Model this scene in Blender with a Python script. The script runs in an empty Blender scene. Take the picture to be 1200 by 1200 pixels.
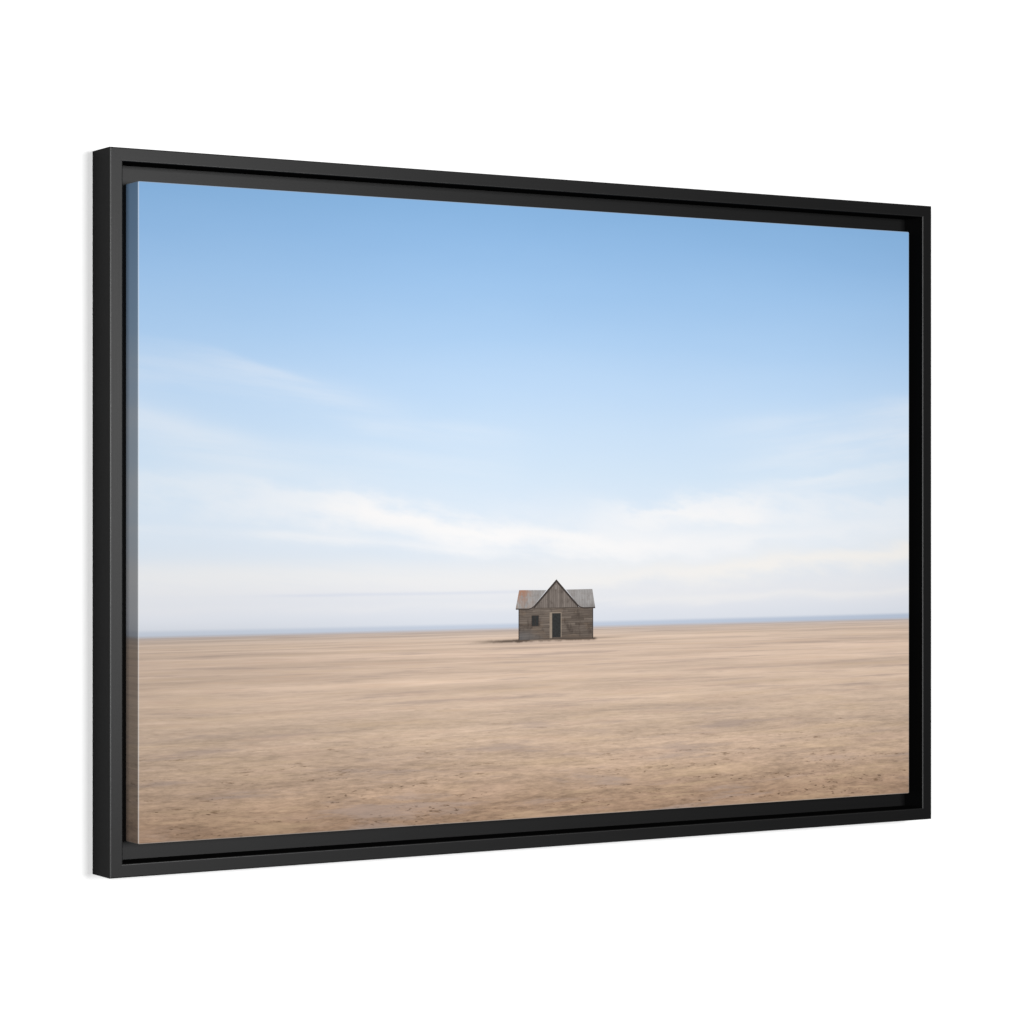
import bpy, bmesh, math
from mathutils import Vector

scene = bpy.context.scene
C = scene.collection

# ------------------------------------------------------------------ sizes (metres)
S = 0.668                       # outer height of the frame
W, H = 1.4435 * S, S            # frame outside
DEPTH = 0.0607 * S              # frame depth, front face to wall
LIP = 0.0190 * S                # width of the front face
LEDGE_Y = 0.0454 * S            # depth of the inner ledge
CW, CH = 1.3567 * S, 0.912 * S  # canvas
CY = 0.0037 * S                 # canvas front sits this far behind the frame front
PIC_Z = 1.55                    # centre of the picture above the floor

# ------------------------------------------------------------------ camera
cam = bpy.data.cameras.new('camera')
cam.sensor_width = 36.0
cam.lens = 3298.52 / 1200 * 36.0
cam.clip_start = 0.05
cam.clip_end = 200
cam_o = bpy.data.objects.new('camera', cam)
C.objects.link(cam_o)
cam_o.location = (-2.2489 * S, -3.5689 * S, PIC_Z + 0.0009 * S)
cam_o.rotation_euler = (math.pi / 2, 0, -0.5462)
scene.camera = cam_o

# ------------------------------------------------------------------ light
world = bpy.data.worlds.new('World')
scene.world = world
world.use_nodes = True
bg = world.node_tree.nodes['Background']
bg.inputs['Color'].default_value = (1, 1, 1, 1)
bg.inputs['Strength'].default_value = 0.08


def area(name, loc, target, sx, sy, power):
    l = bpy.data.lights.new(name, 'AREA')
    l.shape = 'RECTANGLE'
    l.size, l.size_y = sx, sy
    l.energy = power
    o = bpy.data.objects.new(name, l)
    C.objects.link(o)
    o.location = loc
    o.rotation_euler = (Vector(target) - Vector(loc)).to_track_quat('-Z', 'Y').to_euler()
    return o


area('key_softbox', (0.781, -4.931, PIC_Z + 0.279), (0, 0, PIC_Z), 1.6, 1.3, 183)
area('fill_softbox', (-2.723, -4.193, PIC_Z + 0.087), (0, 0, PIC_Z), 1.6, 1.0, 178)

scene.view_settings.view_transform = 'Standard'
scene.view_settings.look = 'None'
scene.view_settings.exposure = 0
scene.view_settings.gamma = 1
scene.view_settings.use_curve_mapping = False

# ------------------------------------------------------------------ helpers


def lin(c):
    c = c / 255.0
    return c / 12.92 if c <= 0.04045 else ((c + 0.055) / 1.055) ** 2.4


def rgb(r, g, b, k=1.0):
    return (lin(r) * k, lin(g) * k, lin(b) * k, 1.0)


class Expr:
    """A value socket with arithmetic, so a pattern can be written as a formula."""

    def __init__(self, nt, s):
        self.nt, self.s = nt, s

    def _op(self, op, *args):
        n = self.nt.nodes.new('ShaderNodeMath')
        n.operation = op
        for i, a in enumerate(args):
            if isinstance(a, Expr):
                self.nt.links.new(a.s, n.inputs[i])
            else:
                n.inputs[i].default_value = a
        return Expr(self.nt, n.outputs[0])

    def __add__(self, o): return self._op('ADD', self, o)
    __radd__ = __add__
    def __mul__(self, o): return self._op('MULTIPLY', self, o)
    __rmul__ = __mul__
    def __sub__(self, o): return self._op('SUBTRACT', self, o)
    def __rsub__(self, o): return self._op('SUBTRACT', o, self)
    def __truediv__(self, o): return self._op('DIVIDE', self, o)
    def __rtruediv__(self, o): return self._op('DIVIDE', o, self)
    def __neg__(self): return self * -1.0
    def exp(self): return self._op('EXPONENT', self)
    def ln(self): return self._op('LOGARITHM', self, math.e)
    def abs(self): return self._op('ABSOLUTE', self)
    def gt(self, o): return self._op('GREATER_THAN', self, o)
    def max(self, o): return self._op('MAXIMUM', self, o)
    def min(self, o): return self._op('MINIMUM', self, o)
    def sin(self): return self._op('SINE', self)
    def frac(self): return self._op('FRACT', self)
    def floor(self): return self._op('FLOOR', self)

    def clamp(self): return self.max(0.0).min(1.0)

    def step(self, a, b):
        n = self.nt.nodes.new('ShaderNodeMapRange')
        n.interpolation_type = 'SMOOTHSTEP'
        self.nt.links.new(self.s, n.inputs['Value'])
        n.inputs['From Min'].default_value = min(a, b)
        n.inputs['From Max'].default_value = max(a, b)
        n.inputs['To Min'].default_value = 0.0 if a < b else 1.0
        n.inputs['To Max'].default_value = 1.0 if a < b else 0.0
        return Expr(self.nt, n.outputs[0])

    def curve(self, pts):
        n = self.nt.nodes.new('ShaderNodeFloatCurve')
        c = n.mapping.curves[0]
        pts = sorted(pts)
        c.points[0].location = pts[0]
        c.points[1].location = pts[-1]
        for p in pts[1:-1]:
            c.points.new(*p)
        for p in c.points:
            p.handle_type = 'AUTO_CLAMPED'
        n.mapping.extend = 'HORIZONTAL'
        n.mapping.update()
        self.nt.links.new(self.s, n.inputs['Value'])
        return Expr(self.nt, n.outputs[0])

    def ramp(self, stops, k=1.0):
        n = self.nt.nodes.new('ShaderNodeValToRGB')
        e = n.color_ramp.elements
        stops = sorted(stops)
        while len(e) < len(stops):
            e.new(0.5)
        for el, (p, col) in zip(e, stops):
            el.position = p
        for el, (p, col) in zip(e, stops):
            el.color = rgb(*col, k=k)
        self.nt.links.new(self.s, n.inputs['Fac'])
        return n.outputs['Color']


def noise(nt, x, y, detail=3.0, rough=0.5, ox=0.0, oy=0.0):
    c = nt.nodes.new('ShaderNodeCombineXYZ')
    nt.links.new((x + ox).s, c.inputs[0])
    nt.links.new((y + oy).s, c.inputs[1])
    n = nt.nodes.new('ShaderNodeTexNoise')
    n.noise_dimensions = '2D'
    n.inputs['Scale'].default_value = 1.0
    n.inputs['Detail'].default_value = detail
    n.inputs['Roughness'].default_value = rough
    nt.links.new(c.outputs[0], n.inputs['Vector'])
    return Expr(nt, n.outputs['Fac'])


def mix(nt, a, b, fac, mode='MIX'):
    n = nt.nodes.new('ShaderNodeMix')
    n.data_type = 'RGBA'
    n.blend_type = mode
    n.clamp_factor = True
    for s, v in ((n.inputs[6], a), (n.inputs[7], b)):
        if isinstance(v, (tuple, list)):
            s.default_value = v
        elif isinstance(v, Expr):
            nt.links.new(v.s, s)
        else:
            nt.links.new(v, s)
    if isinstance(fac, Expr):
        nt.links.new(fac.s, n.inputs[0])
    else:
        n.inputs[0].default_value = fac
    return n.outputs[2]


def grey(nt, e):
    n = nt.nodes.new('ShaderNodeCombineColor')
    for i in range(3):
        nt.links.new(e.s, n.inputs[i])
    return n.outputs[0]


def material(name):
    m = bpy.data.materials.new(name)
    m.use_nodes = True
    nt = m.node_tree
    b = nt.nodes['Principled BSDF']
    tc = nt.nodes.new('ShaderNodeTexCoord')
    sp = nt.nodes.new('ShaderNodeSeparateXYZ')
    nt.links.new(tc.outputs['Object'], sp.inputs[0])
    x, y, z = (Expr(nt, sp.outputs[i]) for i in range(3))
    return m, nt, b, x, y, z


def link_color(nt, b, col):
    nt.links.new(col, b.inputs['Base Color'])


def mesh_obj(name, bm, mats, parent=None, loc=(0, 0, 0)):
    me = bpy.data.meshes.new(name)
    bm.normal_update()
    bm.to_mesh(me)
    bm.free()
    for m in (mats if isinstance(mats, list) else [mats]):
        me.materials.append(m)
    o = bpy.data.objects.new(name, me)
    C.objects.link(o)
    o.location = loc
    if parent:
        o.parent = parent
    return o


PRINT = 0.775     # ink density: how much of the light the printed whites give back
VH = 0.3175      # printed horizon, as a share of the canvas height


def print_coords(nt, x, y, z):
    """u, v across the canvas front, running on round the wrapped edges."""
    d = y.max(0.0)
    sx = x.gt(0.0) * 2.0 - 1.0
    sz = z.gt(0.0) * 2.0 - 1.0
    onx = x.abs().gt(CW / 2 - 0.0004)
    onz = z.abs().gt(CH / 2 - 0.0004)
    u = (x + sx * d * onx) / CW + 0.5
    v = (z + sz * d * onz) / CH + 0.5
    return u, v


# ------------------------------------------------------------------ materials
def wall_material():
    m, nt, b, x, y, z = material('white_wall_paint')
    n = noise(nt, x * 40.0, z * 40.0, 4.0)
    link_color(nt, b, mix(nt, (0.90, 0.90, 0.90, 1), (0.92, 0.92, 0.92, 1), n))
    b.inputs['Roughness'].default_value = 0.9
    b.inputs['Specular IOR Level'].default_value = 0.0
    return m


SHEEN = 0.0160


def frame_material(axis, sheen=SHEEN, name='satin_black_wood'):
    m, nt, b, x, y, z = material(name)
    a, c = (x, z) if axis == 'x' else (z, x)
    grain = noise(nt, a * 6.0, c * 900.0 + y * 900.0, 2.0, 0.6)
    fine = noise(nt, a * 60.0, c * 2500.0 + y * 2500.0, 2.0, 0.6, 7.0)
    g = grain * 0.7 + fine * 0.3
    # deep matt paint under a thin, even sheen
    diff = nt.nodes.new('ShaderNodeBsdfDiffuse')
    nt.links.new(mix(nt, (0.0018, 0.0018, 0.0019, 1), (0.0034, 0.0034, 0.0035, 1), g), diff.inputs['Color'])
    gl = nt.nodes.new('ShaderNodeBsdfGlossy')
    gl.inputs['Color'].default_value = (sheen, sheen, sheen, 1)
    nt.links.new((g * 0.05 + 0.37).s, gl.inputs['Roughness'])
    add = nt.nodes.new('ShaderNodeAddShader')
    nt.links.new(diff.outputs[0], add.inputs[0])
    nt.links.new(gl.outputs[0], add.inputs[1])
    nt.links.new(add.outputs[0], nt.nodes['Material Output'].inputs['Surface'])
    nt.nodes.remove(b)
    return m


def canvas_material():
    m, nt, b, x, y, z = material('printed_canvas')
    u, v = print_coords(nt, x, y, z)
    X = u * 1.488

    # ---- printed sky
    wob = noise(nt, X * 2.2, v * 9.0, 4.0, 0.55) - 0.5
    vw = v + wob * 0.03
    sky = vw.ramp([
        (0.317, (213, 218, 227)), (0.345, (220, 223, 230)), (0.375, (225, 227, 232)),
        (0.43, (216, 226, 237)), (0.50, (213, 227, 241)), (0.56, (206, 224, 241)),
        (0.63, (197, 219, 241)), (0.70, (185, 212, 240)), (0.78, (169, 202, 236)),
        (0.87, (153, 191, 230)), (0.94, (140, 181, 223)), (1.0, (130, 173, 216))], PRINT)
    # clouds: each a streak that follows its own line across the picture
    fib = noise(nt, X * 3.0 + v * 2.0, v * 34.0 + X * 3.0, 5.0, 0.6, 3.1, 1.7)
    puff = noise(nt, X * 6.0, v * 17.0 + X * 2.0, 4.0, 0.55, 9.2, 4.1)
    fib_r = noise(nt, X * 3.0, v * 34.0 - X * 4.0, 5.0, 0.6, 5.7, 2.9)

    def streak(line, amp, up, dn, tex, lo=0.3, jag=0.012):
        c = u.curve(line)
        d = v - c + (puff - 0.5) * jag * 2.0 + (tex - 0.5) * jag
        up_side = d.gt(0.0)
        w = up_side * up + (1.0 - up_side) * dn
        q = d / w
        prof = (-(q * q)).exp()
        return prof * u.curve(amp) * (tex.step(lo - 0.15, lo + 0.4) * 0.75 + 0.25)

    wisps = [
        streak([(0, .725), (.1, .715), (.16, .70), (.26, .672), (.35, .655), (1, .655)],
               [(0, .20), (.12, .19), (.22, .20), (.28, .10), (.36, 0), (1, 0)], .024, .032, fib),
        streak([(0, .762), (.08, .748), (.17, .712), (.25, .69), (1, .69)],
               [(0, 0.05), (.07, .12), (.12, .24), (.2, .14), (.28, 0), (1, 0)], .007, .022, fib, jag=.006),
        streak([(0, .648), (.06, .622), (.15, .592), (.3, .585), (.42, .58), (1, .58)],
               [(0, .32), (.08, .34), (.2, .22), (.42, .12), (.5, 0), (1, 0)], .024, .04, fib),
        streak([(.2, .645), (.4, .63), (.6, .625), (1, .62)],
               [(0, 0), (.2, 0), (.3, .2), (.4, .15), (.52, 0), (1, 0)], .012, .02, fib),
        # long bright bank left of the middle, ragged along its top
        streak([(0, .548), (.1, .538), (.2, .520), (.3, .503), (.36, .486), (.45, .466), (.6, .452), (.75, .445), (1, .44)],
               [(0, .15), (.1, .28), (.2, .6), (.27, 1.0), (.4, 1.0), (.5, 1.0), (.6, .75), (.7, .4), (.85, .15), (1, 0)],
               .016, .032, puff, lo=.2, jag=.026),
        streak([(0, .53), (.2, .50), (.35, .475), (.5, .455), (1, .45)],
               [(0, .22), (.2, .30), (.4, .32), (.55, .25), (.7, .1), (1, 0)], .04, .03, puff, lo=.2, jag=.03),
        streak([(0, .475), (.15, .468), (.25, .457), (.4, .438), (.55, .43), (1, .43)],
               [(0, .25), (.1, .2), (.17, .5), (.3, .5), (.45, .4), (.6, .1), (1, 0)], .006, .011, fib, jag=.01),
        # right-hand banks
        streak([(0, .47), (.5, .482), (.58, .495), (.66, .503), (.74, .505), (.85, .508), (1, .515)],
               [(0, 0), (.48, 0), (.56, .4), (.63, .75), (.72, .9), (.8, .6), (.9, .35), (1, .3)], .015, .034, puff, lo=.22, jag=.035),
        streak([(0, .46), (.5, .452), (.6, .45), (.75, .455), (.9, .47), (1, .48)],
               [(0, 0), (.45, .2), (.55, .6), (.7, .6), (.85, .35), (1, .3)], .012, .016, fib_r, lo=.22, jag=.02),
        streak([(0, .5), (.66, .52), (.8, .547), (.9, .568), (1, .585)],
               [(0, 0), (.68, 0), (.8, .2), (.88, .42), (.94, .4), (1, .25)], .010, .024, fib_r, lo=.25, jag=.02),
        streak([(0, .58), (.7, .58), (.82, .60), (.92, .622), (1, .638)],
               [(0, 0), (.65, 0), (.8, .2), (.92, .36), (1, .42)], .016, .03, fib_r, jag=.02),
        streak([(0, .65), (.7, .645), (.85, .655), (1, .69)],
               [(0, 0), (.62, 0), (.8, .2), (.92, .28), (1, .32)], .02, .04, fib_r),
        # broad veil behind the banks
        streak([(0, .49), (.4, .47), (.6, .47), (1, .49)],
               [(0, .0), (.3, .1), (.6, .24), (.8, .28), (1, .25)], .055, .05, puff, lo=.1, jag=.03),
    ]
    cl = wisps[0]
    for w in wisps[1:]:
        cl = cl + w * (1.0 - cl)
    sky = mix(nt, sky, rgb(243, 242, 242, k=PRINT), cl.clamp())
    warm = [
        streak([(0, .405), (.2, .40), (.45, .392), (1, .38)],
               [(0, .42), (.2, .5), (.42, .45), (.55, .2), (.65, 0), (1, 0)], .026, .02, fib, lo=.15, jag=.01),
        streak([(0, .39), (.5, .394), (.65, .40), (.8, .414), (.9, .422), (1, .438)],
               [(0, 0), (.42, .1), (.52, .55), (.7, .85), (.85, .95), (1, .9)], .020, .026, puff, lo=.15, jag=.02),
        streak([(0, .352), (.5, .352), (.75, .358), (1, .362)],
               [(0, .1), (.2, .15), (.5, .3), (.7, .45), (1, .4)], .006, .009, fib_r, lo=.3, jag=.01),
    ]
    wm = warm[0]
    for w in warm[1:]:
        wm = wm + w * (1.0 - wm)
    sky = mix(nt, sky, rgb(240, 237, 233, k=PRINT), wm.clamp())
    # thin grey line of far cloud
    far = (-(((v - 0.371 + (fib - 0.5) * 0.004) / 0.0028) * ((v - 0.371 + (fib - 0.5) * 0.004) / 0.0028))).exp()
    far = far * u.curve([(0, 0), (.12, .1), (.22, .6), (.35, .6), (.5, .35), (.62, 0), (1, 0)])
    sky = mix(nt, sky, rgb(203, 210, 226, k=PRINT), far * 0.7)
    # blue far hills along the horizon
    hz = v + (u - 0.5) * (u - 0.5) * -0.006
    hills = hz.step(0.3225, 0.3155) * (0.45 + u * 0.5)
    sky = mix(nt, sky, rgb(172, 185, 205, k=PRINT), hills * 0.9)

    # ---- printed dry plain
    dv = (0.3245 - v).max(0.008)
    t = 1.0 / dv
    gx = (X - 0.744) * t
    lt = dv.ln()
    base = v.ramp([
        (0.0, (156, 128, 106)), (0.03, (170, 142, 119)), (0.09, (191, 165, 143)), (0.16, (202, 178, 157)),
        (0.22, (208, 184, 164)), (0.27, (211, 187, 168)), (0.296, (210, 188, 170)),
        (0.306, (197, 180, 168)), (0.316, (182, 180, 186))], PRINT)
    near = v.step(0.27, 0.03)
    bend = noise(nt, X * 1.6, lt * 5.0, 3.0, 0.5, 3.3, 6.1) - 0.5
    lw = lt + bend * 0.12 + X * 0.04
    big = noise(nt, X * 2.2, lw * 8.0, 5.0, 0.6, 1.3, 2.2) - 0.5
    mid = noise(nt, X * 8.0, lw * 21.0, 8.0, 0.70, 4.6, 8.1) - 0.5
    grit = noise(nt, X * 34.0 + v * 14.0, lt * 62.0, 6.0, 0.72, 2.0, 5.0) - 0.5
    band_n = noise(nt, X * 1.1, lw * 6.5, 3.0, 0.5, 15.0, 4.4) - 0.5
    fine = noise(nt, X * 80.0 + v * 30.0, lt * 150.0, 3.0, 0.6, 12.0, 15.0) - 0.5
    val = 0.965 + band_n * 0.45 + fine * near * 0.40 + big * 0.45 + mid * (0.32 + near * 0.60) + grit * (0.12 + near * 0.90)
    base = mix(nt, base, grey(nt, val), 1.0, 'MULTIPLY')
    # straw-coloured and grey-violet patches of grass
    hue = noise(nt, X * 3.4, lw * 12.0, 6.0, 0.66, 31.0, 17.0)
    base = mix(nt, base, rgb(210, 182, 148, k=PRINT), hue.step(0.50, 0.70) * (0.18 + near * 0.14))
    base = mix(nt, base, rgb(168, 149, 139, k=PRINT), hue.step(0.48, 0.30) * 0.6)
    rosy = noise(nt, X * 6.0, lw * 17.0, 5.0, 0.6, 61.0, 7.0)
    base = mix(nt, base, rgb(198, 168, 148, k=PRINT), rosy.step(0.5, 0.7) * 0.25)
    # dark tufts, in drifts
    drift = noise(nt, X * 5.0, lw * 15.0, 4.0, 0.6, 41.0, 23.0).step(0.47, 0.64)
    speck = noise(nt, X * 30.0 + v * 12.0, lt * 44.0, 5.0, 0.62, 51.0, 29.0).step(0.56, 0.74)
    base = mix(nt, base, rgb(108, 84, 62, k=PRINT), speck * (drift * 0.85 + 0.10) * v.step(0.26, 0.05) * 0.85)
    crumb = noise(nt, X * 70.0 + v * 30.0, lt * 85.0, 2.0, 0.5, 71.0, 37.0).step(0.64, 0.74)
    base = mix(nt, base, rgb(78, 58, 40, k=PRINT), crumb * drift * v.step(0.16, 0.03) * 0.8)
    # the cabin's printed shadow trailing off to the left
    ragged = (noise(nt, X * 90.0, v * 0.0, 3.0, 0.6, 5.0, 9.0) - 0.5) * 0.004
    sh_c = (v - (0.2908 + (u - 0.4515) * 0.012) + ragged * 0.5) / 0.0026
    shade = (-(sh_c * sh_c)).exp() * u.step(0.375, 0.44) * u.step(0.47, 0.45)
    sh_b = (v - 0.2912 + ragged) / 0.0024
    shade_b = (-(sh_b * sh_b)).exp() * u.step(0.446, 0.452) * u.step(0.556, 0.549) * 0.8
    sh_r = (v - 0.2922 - (u - 0.55) * 0.01) / 0.0016
    shade_r = (-(sh_r * sh_r)).exp() * u.step(0.615, 0.545) * u.step(0.50, 0.53) * 0.5
    base = mix(nt, base, rgb(70, 57, 49, k=PRINT), (shade + shade_b + shade_r).clamp() * 0.92)

    col = mix(nt, base, sky, v.step(VH - 0.0095, VH - 0.0025))
    # darker towards the left of the picture, as printed
    vig = 1.0 - (u.step(0.45, -0.05)) * (0.10 + v.step(0.34, 0.30) * 0.12) - (u.step(0.8, 1.05)) * 0.03
    col = mix(nt, col, grey(nt, vig), 1.0, 'MULTIPLY')
    # worn ink along the folded front edges
    edge = (x.abs() - (CW / 2 - 0.0011)).step(0.0, 0.0006) * y.step(0.0016, 0.0004)
    edge_z = (z.abs() - (CH / 2 - 0.0011)).step(0.0, 0.0006) * y.step(0.0016, 0.0004)
    col = mix(nt, col, (0.8, 0.8, 0.8, 1), (edge + edge_z * 0.6).clamp() * 0.35)
    link_color(nt, b, col)
    b.inputs['Roughness'].default_value = 0.85
    b.inputs['Specular IOR Level'].default_value = 0.1
    b.inputs['Sheen Weight'].default_value = 0.12     # cotton fuzz
    b.inputs['Sheen Roughness'].default_value = 0.5
    # canvas weave
    weave = (x * 2200.0).sin() * (z * 2200.0).sin()
    bp = nt.nodes.new('ShaderNodeBump')
    bp.inputs['Strength'].default_value = 0.05
    bp.inputs['Distance'].default_value = 0.0002
    nt.links.new(weave.s, bp.inputs['Height'])
    nt.links.new(bp.outputs[0], b.inputs['Normal'])
    return m


def ink(name, fn):
    """Printed ink: fn(nt, u, v) gives the colour socket."""
    m, nt, b, x, y, z = material(name)
    u = x / CW + 0.5
    v = z / CH + 0.5
    link_color(nt, b, fn(nt, u, v))
    b.inputs['Roughness'].default_value = 0.85
    b.inputs['Specular IOR Level'].default_value = 0.1
    return m


def boards_h(nt, u, v):
    sag = (noise(nt, u * 30.0, v * 20.0, 2.0) - 0.5) * 0.0016
    vb = (v + sag) / 0.0037
    n = noise(nt, u * 70.0, v * 1100.0, 5.0, 0.7)
    row = noise(nt, (u * 22.0 + vb.floor() * 0.37).floor() * 3.13, vb.floor() * 7.71, 0.0)
    gap = vb.frac().step(0.32, 0.0)
    c = mix(nt, rgb(68, 59, 53, k=PRINT), rgb(136, 124, 114, k=PRINT), (n * 1.1 + row * 0.65 - 0.46).clamp())
    c = mix(nt, c, rgb(48, 41, 37, k=PRINT), gap * 0.55)
    blot = noise(nt, u * 45.0, v * 110.0, 4.0, 0.65, 3.0, 9.0)
    c = mix(nt, c, rgb(120, 103, 88, k=PRINT), blot.step(0.52, 0.68) * 0.4)
    stain = noise(nt, u * 120.0, v * 40.0, 4.0, 0.65, 8.0, 2.0)
    c = mix(nt, c, rgb(62, 53, 48, k=PRINT), stain.step(0.52, 0.72) * 0.6)
    c = mix(nt, c, rgb(70, 60, 54, k=PRINT), v.step(0.2975, 0.292) * 0.5)
    return mix(nt, c, rgb(102, 102, 104, k=PRINT), u.step(0.49, 0.455) * v.step(0.312, 0.298) * 0.5)


def boards_v(nt, u, v):
    n = noise(nt, u * 1000.0, v * 60.0, 5.0, 0.7)
    row = noise(nt, (u / 0.0026).floor() * 5.37, u * 0.0, 0.0)
    gap = (u / 0.0026).frac().step(0.35, 0.0)
    c = mix(nt, rgb(84, 76, 71, k=PRINT), rgb(142, 132, 125, k=PRINT), (n * 0.9 + row * 0.9 - 0.42).clamp())
    c = mix(nt, c, rgb(66, 57, 52, k=PRINT), gap * 0.4)
    stain = noise(nt, u * 90.0, v * 60.0, 4.0, 0.65, 18.0, 2.0)
    c = mix(nt, c, rgb(70, 60, 54, k=PRINT), stain.step(0.5, 0.72) * 0.5)
    # small pale vent board under the peak
    vent = u.step(0.4985, 0.4993) * u.step(0.5015, 0.5007) * v.step(0.3735, 0.3745) * v.step(0.3815, 0.3805)
    return mix(nt, c, rgb(168, 162, 158, k=PRINT), vent * 0.35)


def roof_ink(nt, u, v):
    n = noise(nt, u * 300.0, v * 70.0, 6.0, 0.7)
    sheet = noise(nt, (u / 0.0068).floor() * 3.7, u * 0.0, 0.0)
    rib = (u / 0.0034).frac().step(0.35, 0.0)
    c = mix(nt, rgb(118, 114, 113, k=PRINT), rgb(180, 177, 175, k=PRINT), (n * 0.8 + sheet * 0.3 - 0.05).clamp())
    c = mix(nt, c, rgb(112, 106, 103, k=PRINT), rib * 0.28)
    wear = noise(nt, u * 110.0, v * 130.0, 5.0, 0.65, 12.0, 6.0)
    c = mix(nt, c, rgb(120, 108, 100, k=PRINT), wear.step(0.5, 0.68) * 0.28)
    rust = noise(nt, u * 160.0, v * 90.0, 4.0, 0.6, 2.0, 6.0).step(0.33, 0.6)
    c = mix(nt, c, rgb(172, 116, 88, k=PRINT), rust * u.step(0.471, 0.453) * v.step(0.350, 0.370) * 0.9)
    c = mix(nt, c, rgb(150, 120, 102, k=PRINT), rust * u.step(0.482, 0.455) * 0.45)
    return mix(nt, c, rgb(104, 98, 96, k=PRINT), u.step(0.53, 0.552) * v.step(0.354, 0.343) * 0.55)


M_wall = wall_material()
M_fx, M_fz = frame_material('x'), frame_material('z')
M_ex = frame_material('x', 0.036, 'burnished_edge')   # the rounded arrises are polished by handling
M_ez = frame_material('z', 0.036, 'burnished_edge')
M_canvas = canvas_material()
M_bh = ink('ink_horizontal_boards', boards_h)
M_bv = ink('ink_vertical_boards', boards_v)
M_roof = ink('ink_tin_roof', roof_ink)
M_dark = ink('ink_dark_opening', lambda nt, u, v: mix(
    nt, rgb(38, 36, 35, k=PRINT), rgb(58, 60, 60, k=PRINT), noise(nt, u * 500.0, v * 300.0)))
M_trim = ink('ink_dark_trim', lambda nt, u, v: mix(
    nt, rgb(50, 44, 41, k=PRINT), rgb(72, 64, 60, k=PRINT), noise(nt, u * 400.0, v * 400.0)))
M_pale = ink('ink_pale_frame', lambda nt, u, v: mix(
    nt, rgb(128, 115, 103, k=PRINT), rgb(158, 144, 129, k=PRINT), noise(nt, u * 400.0, v * 250.0)))

# ------------------------------------------------------------------ wall
bm = bmesh.new()
bmesh.ops.create_grid(bm, x_segments=4, y_segments=4, size=6.0)
for vtx in bm.verts:
    vtx.co = Vector((vtx.co.x, 0, vtx.co.y))
for f in bm.faces:
    f.normal_update()
    if f.normal.y > 0:
        f.normal_flip()
wall = mesh_obj('wall', bm, M_wall, loc=(0, DEPTH + 0.0005, PIC_Z))
wall['kind'] = 'structure'
wall['label'] = 'plain white wall behind the framed picture'
wall['category'] = 'wall'

# ------------------------------------------------------------------ the framed picture
root = bpy.data.objects.new('framed_picture', None)
C.objects.link(root)
root.empty_display_size = 0.1
root.location = (0, 0, PIC_Z)
root['label'] = 'wide canvas print of a lone cabin in a slim black floating frame'
root['category'] = 'framed picture'


def profile():
    """Cross-section of a rail: (distance in from the outer edge, depth)."""
    r, n = 0.0011, 5
    pts = [(0, DEPTH)]
    for i in range(n + 1):
        a = math.pi / 2 * i / n
        pts.append((r - r * math.cos(a), r - r * math.sin(a)))
    for i in range(n + 1):
        a = math.pi / 2 * i / n
        pts.append((LIP - r + r * math.sin(a), r - r * math.cos(a)))
    foot = (H - CH) / 2 + 0.022
    return pts + [(LIP, LEDGE_Y), (foot, LEDGE_Y), (foot, DEPTH)]


def rail(side):
    bm = bmesh.new()
    e = 0.00002
    ends = ([], [])
    for p, d in profile():
        hx, hz = W / 2 - p, H / 2 - p
        if side == 'top':
            a, b = (-hx + e, d, hz), (hx - e, d, hz)
        elif side == 'bottom':
            a, b = (hx - e, d, -hz), (-hx + e, d, -hz)
        elif side == 'right':
            a, b = (hx, d, hz - e), (hx, d, -hz + e)
        else:
            a, b = (-hx, d, -hz + e), (-hx, d, hz - e)
        ends[0].append(bm.verts.new(a))
        ends[1].append(bm.verts.new(b))
    n = len(ends[0])
    for i in range(n):
        j = (i + 1) % n
        f = bm.faces.new((ends[0][i], ends[0][j], ends[1][j], ends[1][i]))
        f.material_index = 1 if 1 <= i <= 5 or 7 <= i <= 11 else 0
    bm.faces.new(ends[0][::-1])
    bm.faces.new(ends[1])
    bmesh.ops.recalc_face_normals(bm, faces=bm.faces)
    return mesh_obj('frame_rail', bm, [M_fx, M_ex] if side in ('top', 'bottom') else [M_fz, M_ez], root)


for side in ('top', 'bottom', 'left', 'right'):
    rail(side)

# canvas: a stretched box with softly rounded front edges, its origin at the centre of its front
bm = bmesh.new()
back = LEDGE_Y - CY - 0.0003
bmesh.ops.create_cube(bm, size=1.0)
for vtx in bm.verts:
    vtx.co = Vector((vtx.co.x * CW, (vtx.co.y + 0.5) * back, vtx.co.z * CH))
front = [e for e in bm.edges if all(v.co.y < 1e-6 for v in e.verts)]
side_e = [e for e in bm.edges if abs(e.verts[0].co.y - e.verts[1].co.y) > 0.001]
bmesh.ops.bevel(bm, geom=front + side_e, offset=0.0014, segments=4, affect='EDGES', profile=0.5)
bmesh.ops.recalc_face_normals(bm, faces=bm.faces)
canvas = mesh_obj('canvas', bm, M_canvas, root, (0, CY, 0))

# the printed cabin: flat patches of ink lying on the canvas front
cabin = bpy.data.objects.new('printed_cabin', None)
C.objects.link(cabin)
cabin.parent = root
cabin.location = (0, CY, 0)
cabin.empty_display_size = 0.02
cabin['label'] = 'small weathered wooden cabin printed on the canvas'


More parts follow.
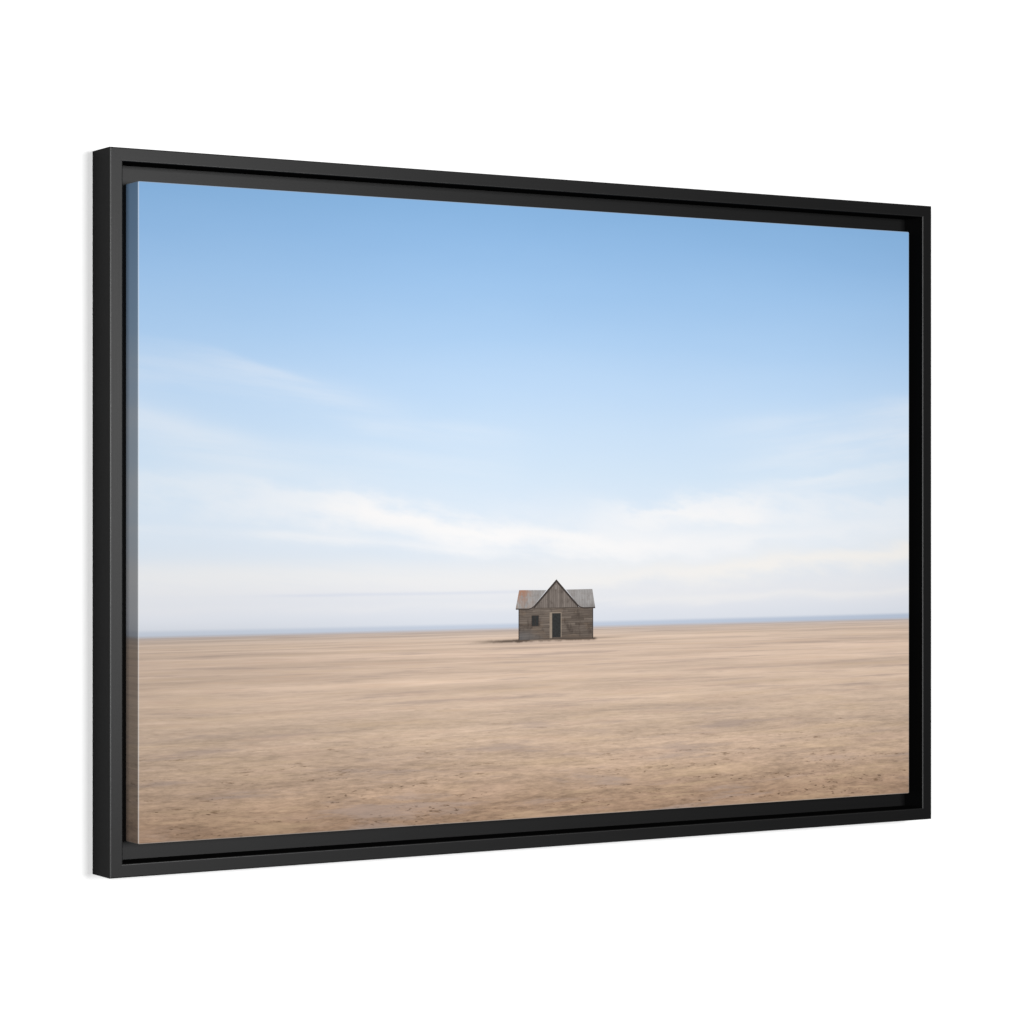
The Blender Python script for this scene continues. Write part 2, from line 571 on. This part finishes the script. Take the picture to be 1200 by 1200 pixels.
def patch(name, polys, mat, layer):
    """Flat ink patch: polygons in print coordinates, a tenth of a millimetre thick per layer."""
    bm = bmesh.new()
    y0, y1 = -0.00003, -0.00006 * (layer + 1)
    for poly in polys:
        co = [((u - 0.5) * CW, (v - 0.5) * CH) for u, v in poly]
        f = [bm.verts.new((a, y1, c)) for a, c in co]
        k = [bm.verts.new((a, y0, c)) for a, c in co]
        bm.faces.new(f)
        bm.faces.new(k[::-1])
        for i in range(len(f)):
            j = (i + 1) % len(f)
            bm.faces.new((f[i], k[i], k[j], f[j]))
    bmesh.ops.recalc_face_normals(bm, faces=bm.faces)
    return mesh_obj(name, bm, mat, cabin)


def rect(u0, v0, u1, v1):
    return [(u0, v0), (u1, v0), (u1, v1), (u0, v1)]


def band(pts, w):
    """A strip of the given thickness hanging below a line of points."""
    return [[pts[i], (pts[i][0], pts[i][1] - w), (pts[i + 1][0], pts[i + 1][1] - w), pts[i + 1]]
            for i in range(len(pts) - 1)]


patch('wall', [[(.4515, .2920), (.5488, .2916), (.5488, .3445), (.4515, .3445)]], M_bh, 0)
patch('gable', [[(.4700, .3440), (.5300, .3440), (.5005, .3885)]], M_bv, 1)
patch('roof', [[(.4479, .3436), (.4665, .3432), (.4700, .3455), (.4875, .3728), (.4523, .3735)]], M_roof, 2)
patch('roof', [[(.5335, .3434), (.5515, .3432), (.5477, .3735), (.5132, .3731), (.5300, .3460)]], M_roof, 2)
line = [(.4480, .3436), (.4640, .3431), (.4675, .3442), (.4712, .3472), (.5005, .3902),
        (.5292, .3475), (.5325, .3446), (.5360, .3436), (.5515, .3434)]
patch('roof_edge', band(line[:4], .0019) + band(line[3:6], .0046) + band(line[5:], .0019), M_trim, 3)
patch('wall_edge', [rect(.4515, .2915, .4524, .3425), rect(.5480, .2916, .5488, .3422),
                    rect(.4724, .3431, .5285, .3437)], M_trim, 4)
patch('window', [rect(.4682, .3138, .4776, .3318)], M_trim, 1)
patch('window_pane', [rect(.4690, .3150, .4726, .3308), rect(.4733, .3150, .4769, .3308)], M_dark, 2)
patch('door_frame', [rect(.4916, .2935, .4949, .3362), rect(.4949, .3346, .5072, .3362),
                     rect(.5062, .2950, .5072, .3346)], M_pale, 1)
patch('doorway', [rect(.4949, .2950, .5062, .3346)], M_dark, 1)
